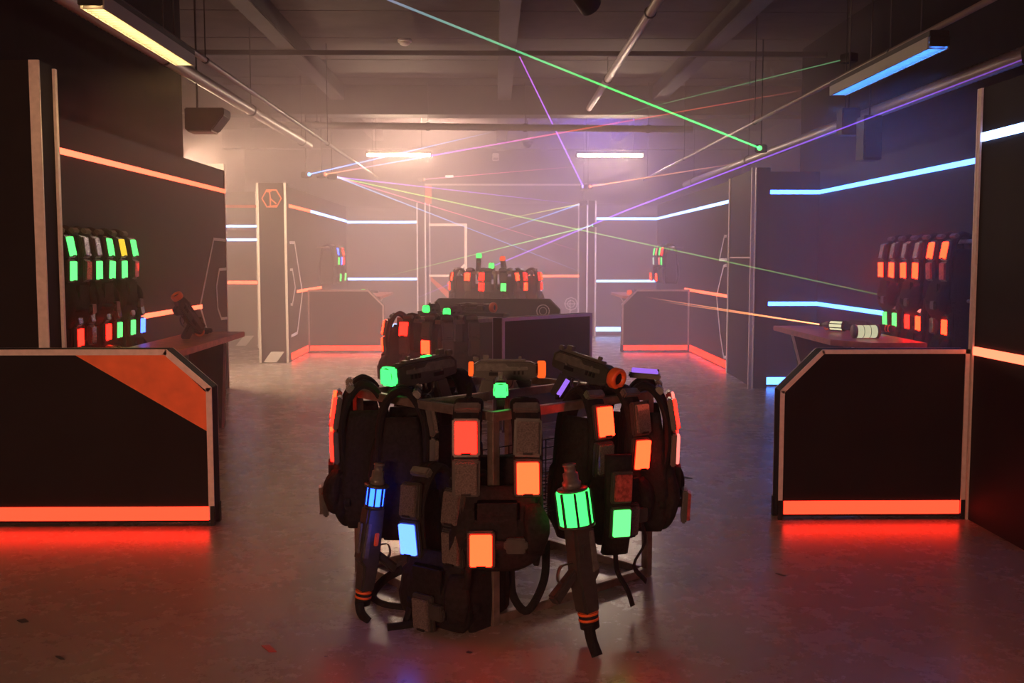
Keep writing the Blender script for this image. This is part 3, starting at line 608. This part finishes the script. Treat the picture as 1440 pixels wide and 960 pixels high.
def blaster(label, loc, aim, light, kind='muzzle', rear=None, roll=0, group='handheld laser guns', scale=1.0, top=None):
    o = thing('laser_gun', label, 'laser gun', loc, group=group); place(o, aim, roll); o.scale = (scale,) * 3
    for k in GUNP: link(NM.get(k, k), GB[k], o)
    link('muzzle_ring' if kind == 'muzzle' else 'front_light', GB[kind, light], o)
    if rear: link('rear_ring', GB['rear', rear], o)
    if top: link('top_light', GB['tl', top], o)
    for x, z in ((-.09, .03), (.05, .05)):
        for s in (-1, 1): q = link('screw', GB['screw'], o); q.location = (x, s * .035, z)
    return o
def rifle(label, loc, aim, light, roll=0, L=.72, up=(0, 0, 1), gs=1.0, group='long laser guns'):
    """long gun hung muzzle up; local +X is the muzzle"""
    o = thing('laser_rifle', label, 'laser gun', loc, group=group); place(o, aim, roll, up); gm = {'w': glow('pale_gun_light', (.95, .85, .5)), 'g': G_GREEN, 'b': G_GBLUE, 'o': G_GORANGE}[light]
    MB().lathe([(.30, .030), (.33, .030), (.335, .024), (.37, .024), (.372, .018), (.40, .018), (.402, .021), (.412, .021)], n=14).build('muzzle', GUNGREY, o)
    MB().lathe([(.288, .045), (.292, .049), (.300, .049), (.303, .03)], n=14).build('upper_collar', PLAST, o)
    r = .046 * gs; l0 = .288 - .13 * gs
    MB().lathe([(l0, r), (.289, r)], n=18).build('light_cylinder', gm, o)['label'] = 'glowing ' + LNAME[light] + ' light section'
    for k in range(8):
        M = Matrix.Rotation(2 * math.pi * k / 8 + .2, 4, 'X'); MB().box((l0 - .004, -.0035, r - .002), (.29, .0035, r + .005), M).build('light_bar', EDGE, o)
    MB().lathe([(l0 - .015, .03), (l0 - .012, r + .005), (l0, r + .005), (l0 + .002, .03)], n=16).build('lower_collar', PLAST, o)
    MB().prism([(l0 - .01, -.035), (l0 - .01, .04), (-.02, .046), (-.10, .05), (-.13, .03), (-.27, .028), (-.27, -.03), (-.1, -.04)], -.03, .03, gunfr).build('receiver', PLAST, o, .008)
    MB().prism([(.10, .02), (.10, .036), (-.08, .042), (-.09, .016)], -.034, .034, gunfr).build('side_cover', GUNGREY, o, .003)
    MB().prism([(-.05, -.035), (-.10, -.038), (-.19, -.12), (-.145, -.14)], -.02, .02, gunfr).build('grip', PLAST, o, .008)
    MB().ribbon(spline([(-.03, 0, -.036), (-.03, 0, -.085), (-.09, 0, -.10), (-.12, 0, -.06)], 4), (0, 1, 0), .014, .005, 6).build('trigger_guard', PLAST, o)
    MB().box((-.02, -.036, -.02), (.05, .036, .0)).build('selector', ORG_PL if light == 'b' else PLAST, o, .004)
    MB().box((-.06, -.012, .046), (.1, .012, .058)).build('top_rail', GUNGREY, o, .003)
    for x in (-.285, -.312): MB().lathe([(x, .028), (x + .003, .033), (x + .013, .033), (x + .016, .028)], n=14).build('band', G_RED2 if 0 else ORG_PL, o)
    MB().lathe([(-.35, .024), (-.345, .031), (-.27, .031)], n=14).build('tail_cap', EDGE, o)
    return o

# ================================================================== STANDS
def stand(label, c, half, rz, z, shelf=True, r=.02, m=STEEL):
    """square tube frame: four posts, top and bottom rails"""
    o = thing('vest_stand', label, 'stand', (c[0], c[1], 0), (0, 0, rz), 'steel vest stands'); h = half
    cs = [(-h, -h), (h, -h), (h, h), (-h, h)]
    for x, y in cs: MB().box((x - r, y - r, 0), (x + r, y + r, z - .04)).build('post', m, o, .003)
    for (x0, y0), (x1, y1) in zip(cs, cs[1:] + cs[:1]):
        for zz, nm in ((z - .04, 'top_rail'), (.005, 'bottom_rail')):
            a, b = (min(x0, x1), min(y0, y1)), (max(x0, x1), max(y0, y1)); e = r if nm == 'top_rail' else -r
            if x0 != x1: MB().box((a[0] - e, y0 - r, zz), (b[0] + e, y0 + r, zz + .04)).build(nm, m, o, .003)
            else: MB().box((x0 - r, a[1] + r, zz), (x0 + r, b[1] - r, zz + .04)).build(nm, m, o, .003)
    MB().box((-h + r, -.02, z - .04), (h - r, .02, z - .002)).build('cross_rail', m, o, .003)
    if shelf:
        g = MB(); k = int(2 * h / .06)
        for i in range(1, k): a = -h + i * 2 * h / k; g.box((a - .002, -h + r, .42), (a + .002, h - r, .424)); g.box((-h + r, a - .002, .424), (h - r, a + .002, .428))
        tag(g.build('wire_shelf', EDGE, o), kind='stuff')
        b = MB()
        for i in range(1, k): a = -h + i * 2 * h / k; b.box((a - .002, -h * .55, .43), (a + .002, -h * .55 + .004, .72))
        for zz in (.5, .56, .62, .68, .72): b.box((-h + r, -h * .55, zz), (h - r, -h * .55 + .004, zz + .004))
        tag(b.build('wire_panel', EDGE, o), kind='stuff')
    return o
RZ = math.radians(41.5)
CF = Vector((.04, 5.09, 0)); HF = .515; ZT = .94
stand('steel frame stand in front, hung with vests and laser guns', CF, HF, RZ, ZT)
def stc(c, rz, u, v): return Vector(c) + Vector((u * math.cos(rz) - v * math.sin(rz), u * math.sin(rz) + v * math.cos(rz), 0))
FG = 'vests on the front stand'
near = stc(CF, RZ, -HF, -HF)
vest('laser vest with a red upper lens and orange lower lens on the near stand corner', (near.x + .015, near.y + .03, ZT + .0), 0, 'r--o', FG, 'o')
q = stc(CF, RZ, .17, -HF); vest('laser vest with tilted orange lenses on the front stand, right of its near corner', (q.x, q.y, ZT), RZ, 'o--o', FG, 'x', tilt=.05)
q = stc(CF, RZ, HF, -HF); vest('laser vest seen edge-on at the right corner of the front stand, violet top', (q.x - .02, q.y, ZT), 1.43, 'rppr', FG, 'f', top='v', tails=False)
q = stc(CF, RZ, -HF, HF); vest('laser vest seen edge-on at the left corner of the front stand', (q.x + .03, q.y, ZT), -1.42, 'oorr', FG, 'x', tails=False)
v = vest('laser vest hanging low with one blue lens on the front stand', (-.185, 4.47, ZT - .31), -.72, '-b--', FG, 'x', tilt=-.03)
MB().ribbon([(0, 0, .02), (.02, .05, .2), (.03, .09, .37)], (1, 0, 0), .03, .006, 6, .8).build('hanging_loop', WEB, v)
q = stc(CF, RZ, -HF, .22); vest('laser vest with unlit lenses turned inward behind the blue long gun', (q.x + .05, q.y, ZT), RZ + .9, '----', FG, 'x', tails=False)
q = stc(CF, RZ, .0, HF); vest('laser vest with unlit lenses at the back of the front stand', (q.x, q.y, ZT), RZ + math.pi, '----', FG, 'x', tails=False)
# lower sensor pack with green lens
q = PY(868, 735, 4.5) + Vector((0, .05, 0)); o = thing('sensor_pack', 'small pouch with a green lens hanging at the right of the front stand', 'sensor', (q.x, q.y, q.z + .05), (0, .04, .35), FG)
MB().ribbon(spline([(0, 0, .25), (0, -.01, .1), (0, -.02, -.08), (0, 0, -.2)], 4), (1, 0, 0), .13, .045).build('pouch', FABRIC, o)
for zz, c in ((.11, 'f'), (-.05, 'g')): h = link('sensor_housing', VM[.09]['housing'], o); h.location = (0, -.045, zz); link('lens', LM[c], h)
MB().ribbon(spline([(0, -.01, -.18), (.01, -.02, -.28), (.05, -.05, -.36), (.07, -.07, -.43)], 4), (1, .3, 0), .03, .006, 6, .8).build('dangling_strap', WEB, o)
# guns
def aim_px(p, px, py, y): return PY(px, py, y) - p
q = PY(529, 698, 4.55); g = rifle('long laser gun with blue light section hanging at the left of the stand', (q.x - .03, q.y, q.z - .2), (.13, .0, 1), 'b', up=(.3, -1, 0), roll=-1.2, gs=.75); g.scale = (.86, 1.15, 1.15)
q = PY(808, 712, 4.22); g = rifle('long laser gun with green light section hanging in front of the stand', (q.x + .026, q.y, q.z - .2), (-.13, .02, 1), 'g', up=(.2, -1, 0), roll=2.0, gs=1.15); g.scale = (.93, 1.35, 1.35)
q = PY(590, 533, 5.05); blaster('laser gun with green nose light lying on the left of the front stand', (q.x, q.y, 1.0), (-.62, -.62, -.06), 'g', 'front', roll=.0, scale=1.25, top='g')
q = PY(716, 534, 5.25); blaster('laser gun lying level across the back of the front stand, orange ends', (q.x, q.y, .99), (1, .02, -.01), 'o', 'muzzle', 'o', roll=0, scale=1.05)
q = PY(704, 548, 4.75); blaster('laser gun with green nose light pointing at the viewer', (q.x, q.y + .08, .955), (-.0, -1, .03), 'g', 'front', scale=.92)
q = PY(824, 530, 5.0); blaster('laser gun with orange muzzle lying on the right of the front stand', (q.x, q.y, 1.015), (.62, -.70, -.16), 'd', 'muzzle', scale=1.2, roll=-.15)
q = PY(790, 548, 5.0); o = thing('light_tube', 'small violet glowing tube beside the right gun on the stand', 'tube', (q.x, q.y, q.z)); MB().tube(spline([(-.02, 0, -.03), (0, 0, .0), (.03, .0, .05)], 4), .012).build('tube', LENS['v'], o); MB().lathe([(-.01, .015), (.01, .015)], Matrix.Translation((-.022, 0, -.033)), 10).build('cap', EDGE, o)
# loose straps under the stand
def strap(label, pts, w_=.03, face=(0, -1, .35)):
    P = [PZ(*p) for p in pts]; base = Vector((P[0].x, P[0].y, 0)); P = spline([p - base for p in P], 6); S = []
    for i in range(len(P)): S.append((P[min(i + 1, len(P) - 1)] - P[max(i - 1, 0)]).normalized().cross(Vector(face)).normalized())
    o = MB().ribbon(P, S, w_ * 1.45, .007, 6, .8).build('strap', WEB); o.location = base
    return tag(o, label, 'strap', 'loose webbing straps on the floor')
strap('black webbing strap lying across the floor left of the stand', [(545, 884, .008), (575, 880, .008), (600, 874, .012), (625, 862, .02), (640, 850, .05)], .035)
strap('black webbing strap looping from vest to floor at the left', [(566, 800, .16), (540, 815, .07), (524, 838, .012), (545, 852, .008), (610, 857, .008)], .03)
strap('short strap end below the blue long gun', [(505, 848, .06), (508, 862, .02), (518, 874, .006)], .03)
strap('strap end reaching the floor below the green long gun', [(828, 880, .12), (832, 900, .06), (840, 922, .006)], .035)
strap('thin strap looping down from the middle of the stand', [(768, 760, .30), (765, 815, .17), (742, 858, .06), (722, 838, .10), (718, 800, .20)], .028)
strap('strap hanging below the near corner vest', [(655, 810, .2), (655, 835, .12), (640, 862, .03)], .026)

# ---- middle stand
CM = Vector((-.46, 10.45, 0)); RM2 = math.radians(43); HM = .36
stand('steel stand with vests in the middle distance', CM, HM, RM2, .99, False)
MG = 'vests on the middle stand'
q = stc(CM, RM2, -HM, -.02); vest('hazy vest with red and orange lenses on the middle stand', (q.x, q.y - .02, .99), RM2 - 1.25, 'r--o', MG, 'x')
q = stc(CM, RM2, -HM, HM); vest('hazy vest seen edge-on at the left end of the middle stand', (q.x, q.y, .99), -RM2 - .8, 'oooo', MG, 'x')
q = stc(CM, RM2, -HM + .1, -HM); vest('hazy vest with unlit lenses beside the low lilac-trimmed barrier', (q.x + .05, q.y, .99), .25, '----', MG, 'x')
q = PY(607, 436, 10.6); blaster('laser gun with small green light, left one on the middle stand', (q.x, q.y, 1.04), (-.3, -.9, .02), 'g', 'front')
q = PY(637, 439, 10.3); blaster('laser gun with small green light, right one on the middle stand', (q.x, q.y, 1.03), (-.35, -.9, .0), 'g', 'front')
q = PY(668, 433, 11.3); blaster('laser gun with orange ring lying on the barrier wing behind the middle stand', (q.x, q.y, 1.05), (.87, -.5, .0), 'd', 'muzzle', scale=1.3, roll=-1.5)
# ---- back stand
CB = Vector((.02, 15.3, 0)); RB = math.radians(45); HB = .38; ZB = 1.40
stand('tall steel stand with vests far back on the axis', CB, HB, RB, ZB, False)
BG = 'vests on the far stand'
for (u, v, r_, c, bd, lb) in ((-HB, -HB, 0, '---g', 'g', 'far vest with a green lens facing the viewer at the stand centre'),
                              (-HB, 0, RB - 1.1, 'o-rr', 'g', 'far vest with pink-orange lenses, left of the stand centre'),
                              (0, -HB, RB + .2, 'o-ro', 'w', 'far vest with orange lenses, right of the stand centre'),
                              (-HB, HB, -RB - .6, '-oo-', 'x', 'far vest at the left end of the distant stand'),
                              (HB, -HB, RB + .6, 'r-or', 'x', 'far vest at the right end of the distant stand')):
    q = stc(CB, RB, u, v); vest(lb, (q.x, q.y, ZB), r_, c, BG, bd, tails=False, scale=.95)
for (px, py, k, c, lb) in ((673, 362, .0, 'g', 'far upright laser gun with green light on the distant stand, left'), (708, 366, .6, 'o', 'far upright laser gun with pink light on the distant stand, right'), (692, 380, .3, 'g', 'far laser gun lying in the middle of the distant stand')):
    q = PY(px, py, 15.3 + k * .3); blaster(lb, (q.x, q.y, max(q.z - .12, ZB + .02)), (.05 - k * .3, -.75, .8 if k != .3 else .1), c, 'front', scale=1.1)

# ---- wall racks with vests
def rack(label, x, y0, y1, z, s):
    """wall rail carrying vests; s = +1 if it reaches to +x"""
    o = thing('wall_rack', label, 'rack', (x, (y0 + y1) / 2, z), group='wall racks for vests'); L = (y1 - y0) / 2
    MB().tube([(s * .17, -L, -.02), (s * .17, L, -.02)], .018, 10).build('rail', STEEL, o)
    for yy in (-L + .04, L - .04): MB().box((min(0, s * .18), yy - .012, -.035), (max(0, s * .18), yy + .012, -.008)).build('bracket', STEEL, o, .003)
    return o
rack('upper steel rail holding green-lit vests on the left wall', -3.26, 7.0, 8.85, 1.77, 1)
rack('lower steel rail holding vests on the left wall', -3.26, 7.0, 8.95, 1.27, 1)
R90 = math.pi / 2
for y, c, lb in ((7.33, 'gg--', 'green-lit vest in the upper row on the left wall, nearest the viewer'), (7.80, '-ggg', 'green-lit vest in the upper row on the left wall, middle one'), (8.32, 'ygg-', 'green-lit vest in the upper row with one yellow lens')):
    vest(lb, (-3.09, y, 1.77), R90 , c[::-1] if 0 else c, 'vests in the upper row on the left wall', None, tails=False)
for y, c, lb in ((7.42, '-r--', 'vest with a red lens in the lower row on the left wall'), (7.95, '-r-g', 'vest with red and green lenses in the lower left row'), (8.48, '-g-b', 'vest with a blue lens at the end of the lower left row')):
    vest(lb, (-3.08, y, 1.27), R90, c, 'vests in the lower row on the left wall', None, tails=False, scale=1.0)
rack('upper steel rail holding red-lit vests on the right wall', 3.99, 8.0, 9.75, 1.75, -1)
rack('lower steel rail holding vests on the right wall', 3.99, 8.0, 9.75, 1.27, -1)
for y, c, lb in ((9.45, '-o-o', 'red-lit vest in the upper row on the right wall, farthest one'), (8.92, '-o-o', 'red-lit vest in the upper row on the right wall, middle one'), (8.38, 'ofof', 'red-lit vest in the upper row on the right wall, nearest the post')):
    vest(lb, (3.79, y, 1.75), -R90, c, 'vests in the upper row on the right wall', None, tails=False)
for y, c, lb in ((9.40, '-g-g', 'vest with green lenses in the lower row on the right wall'), (8.88, '-rpo', 'vest with pink and red lenses in the lower right row'), (8.36, 'f--o', 'vest with one orange lens at the near end of the lower right row')):
    vest(lb, (3.80, y, 1.27), -R90, c, 'vests in the lower row on the right wall', None, tails=False, scale=1.0)
rack('small steel rail with vests on the far left wall', -3.14, 18.2, 19.5, 1.80, 1)
for y, c, lb in ((18.5, '--bg', 'distant vest with green and blue lenses on the far left wall'), (19.1, '-brr', 'distant vest with red lenses on the far left wall')): vest(lb, (-2.97, y, 1.80), R90, c, 'vests on the far left wall', 'g', tails=False)
rack('small steel rail with vests on the far right wall', 3.32, 17.9, 19.5, 1.80, -1)
for y, c, lb in ((19.1, 'gwp-', 'distant vest with green and pink lenses on the far right wall'), (18.45, 'gprg', 'distant vest with red lenses on the far right wall')): vest(lb, (3.15, y, 1.80), -R90, c, 'vests on the far right wall', 'o', tails=False)

# ---- guns on the tables
q = PZ(1165, 462, .98); laser = rifle('long laser gun with pale lamp end lying on the right counter', (3.36, 9.35, .965), (-.62, .78, 0), 'w', roll=.2)
MUZ = Vector((3.36, 9.35, .965)) + Vector((-.62, .78, 0)).normalized() * .41
for e in (PY(905, 417, 14.6), PY(930, 424, 14.2)): laser_beam(laser, Vector((0, 0, 0)), (.415, 0, 0), laser.matrix_basis.inverted() @ e, dim(ORA, .8), (.02, .008, .004), .006, .006, .7)
q = PZ(1210, 465, .96); o = thing('lantern', 'short pale lit lantern lying on the right counter', 'lantern', (3.2, 8.75, .965), (0, 0, .05))
MB().lathe([(-.09, .05), (-.085, .055), (.085, .055), (.09, .05)], n=18).build('glass', glow('lantern_glow', (.62, .58, .36)), o)
for x in (-.1, .1): MB().lathe([(x - .012, .06), (x + .012, .06)], n=18).build('end_ring', GUNGREY, o)
for x in (-.03, .03): MB().lathe([(x - .002, .0565), (x + .002, .0565)], n=18).build('band', EDGE, o)
blaster('blue-tinted laser gun lying on the right counter near the wall', (3.38, 9.85, .94), (-.9, -.4, 0), 'd', 'muzzle', roll=1.5)
blaster('laser gun with orange ring standing on the left counter edge', (-2.66, 8.85, 1.10), (-.35, -.5, .8), 'd', 'muzzle', scale=1.15)
blaster('dark laser gun lying on the left counter, farthest from the viewer', (-2.66, 9.3, .94), (.4, -.85, 0), 'd', 'muzzle', roll=1.5)
blaster('laser gun with orange front light on the left counter by the post', (-2.64, 7.25, .94), (.5, -.85, .0), 'o', 'front', roll=1.5)
blaster('distant laser gun with green light on the far left counter', (-2.35, 19.2, .97), (-.2, -.95, 0), 'g', 'front', scale=1.2, roll=1.5)
blaster('distant laser gun with orange light on the far left counter', (-2.75, 18.6, .97), (.3, -.9, 0), 'o', 'front', scale=1.2, roll=1.5)
blaster('distant laser gun with orange light on the far right counter', (2.55, 18.6, .97), (-.4, -.9, 0), 'o', 'front', scale=1.2, roll=1.5)
blaster('distant laser gun with blue light on the far right counter', (2.95, 18.4, .97), (.3, -.9, 0), 'b', 'front', scale=1.2, roll=1.5)

# ---- scraps on the floor
TAPER = mat('red_tape', (.45, .05, .035), .6); SCR = mat('dark_scrap', (.02, .018, .017), .8)
for (px, py, a, b, m, lb) in ((379, 912, .05, .018, TAPER, 'torn scrap of red tape on the floor at lower left'), (964, 671, .06, .02, SCR, 'dark scrap on the floor right of the front stand'), (33, 873, .03, .02, SCR, 'dark fleck on the floor at the far lower left'),
                              (85, 925, .03, .008, SCR, 'thin dark splinter on the floor at lower left'), (660, 917, .012, .01, SCR, 'tiny dark crumb on the floor before the stand'), (1098, 808, .03, .008, SCR, 'thin dark splinter on the floor right of the stand')):
    q = PZ(px, py, 0); o = MB().prism([(-a, -b * .6), (a * .6, -b), (a, b * .3), (a * .2, b * .7), (-a * .7, b)], 0, .003, lambda x, y, z: Vector((x, y, z))).build('floor_scrap', m)
    o.location = (q.x, q.y, 0); o.rotation_euler = (0, 0, random.uniform(-1, 1)); tag(o, lb, 'scrap', 'scraps on the floor')

# ================================================================== HAZE
def haze(name, label, a, b, dens, col):
    m = bpy.data.materials.new(name); m.use_nodes = True; nt = m.node_tree; nt.nodes.remove(nt.nodes['Principled BSDF'])
    v = nt.nodes.new('ShaderNodeVolumeScatter'); v.inputs['Density'].default_value = dens; v.inputs['Color'].default_value = (*col, 1); v.inputs['Anisotropy'].default_value = .25
    nt.links.new(v.outputs[0], nt.nodes['Material Output'].inputs['Volume'])
    tag(MB().box(a, b).build(name, m), label, 'haze', kind='stuff')
haze('haze', 'thin stage fog filling the whole arena', (-5.95, -3.9, .003), (5.95, YB - .03, ZC - .003), HAZE_ALL, (1, .84, .88))
haze('haze', 'low bank of stage fog around the middle stand', (-3.40, 6.6, .005), (4.14, 11.0, 2.8), HAZE_BACK, (1, .84, .88))
haze('haze', 'dense glowing stage fog at the far end', (-5.93, 11.001, .005), (5.93, YB - .05, ZC - .005), HAZE_BACK, (1, .84, .88))
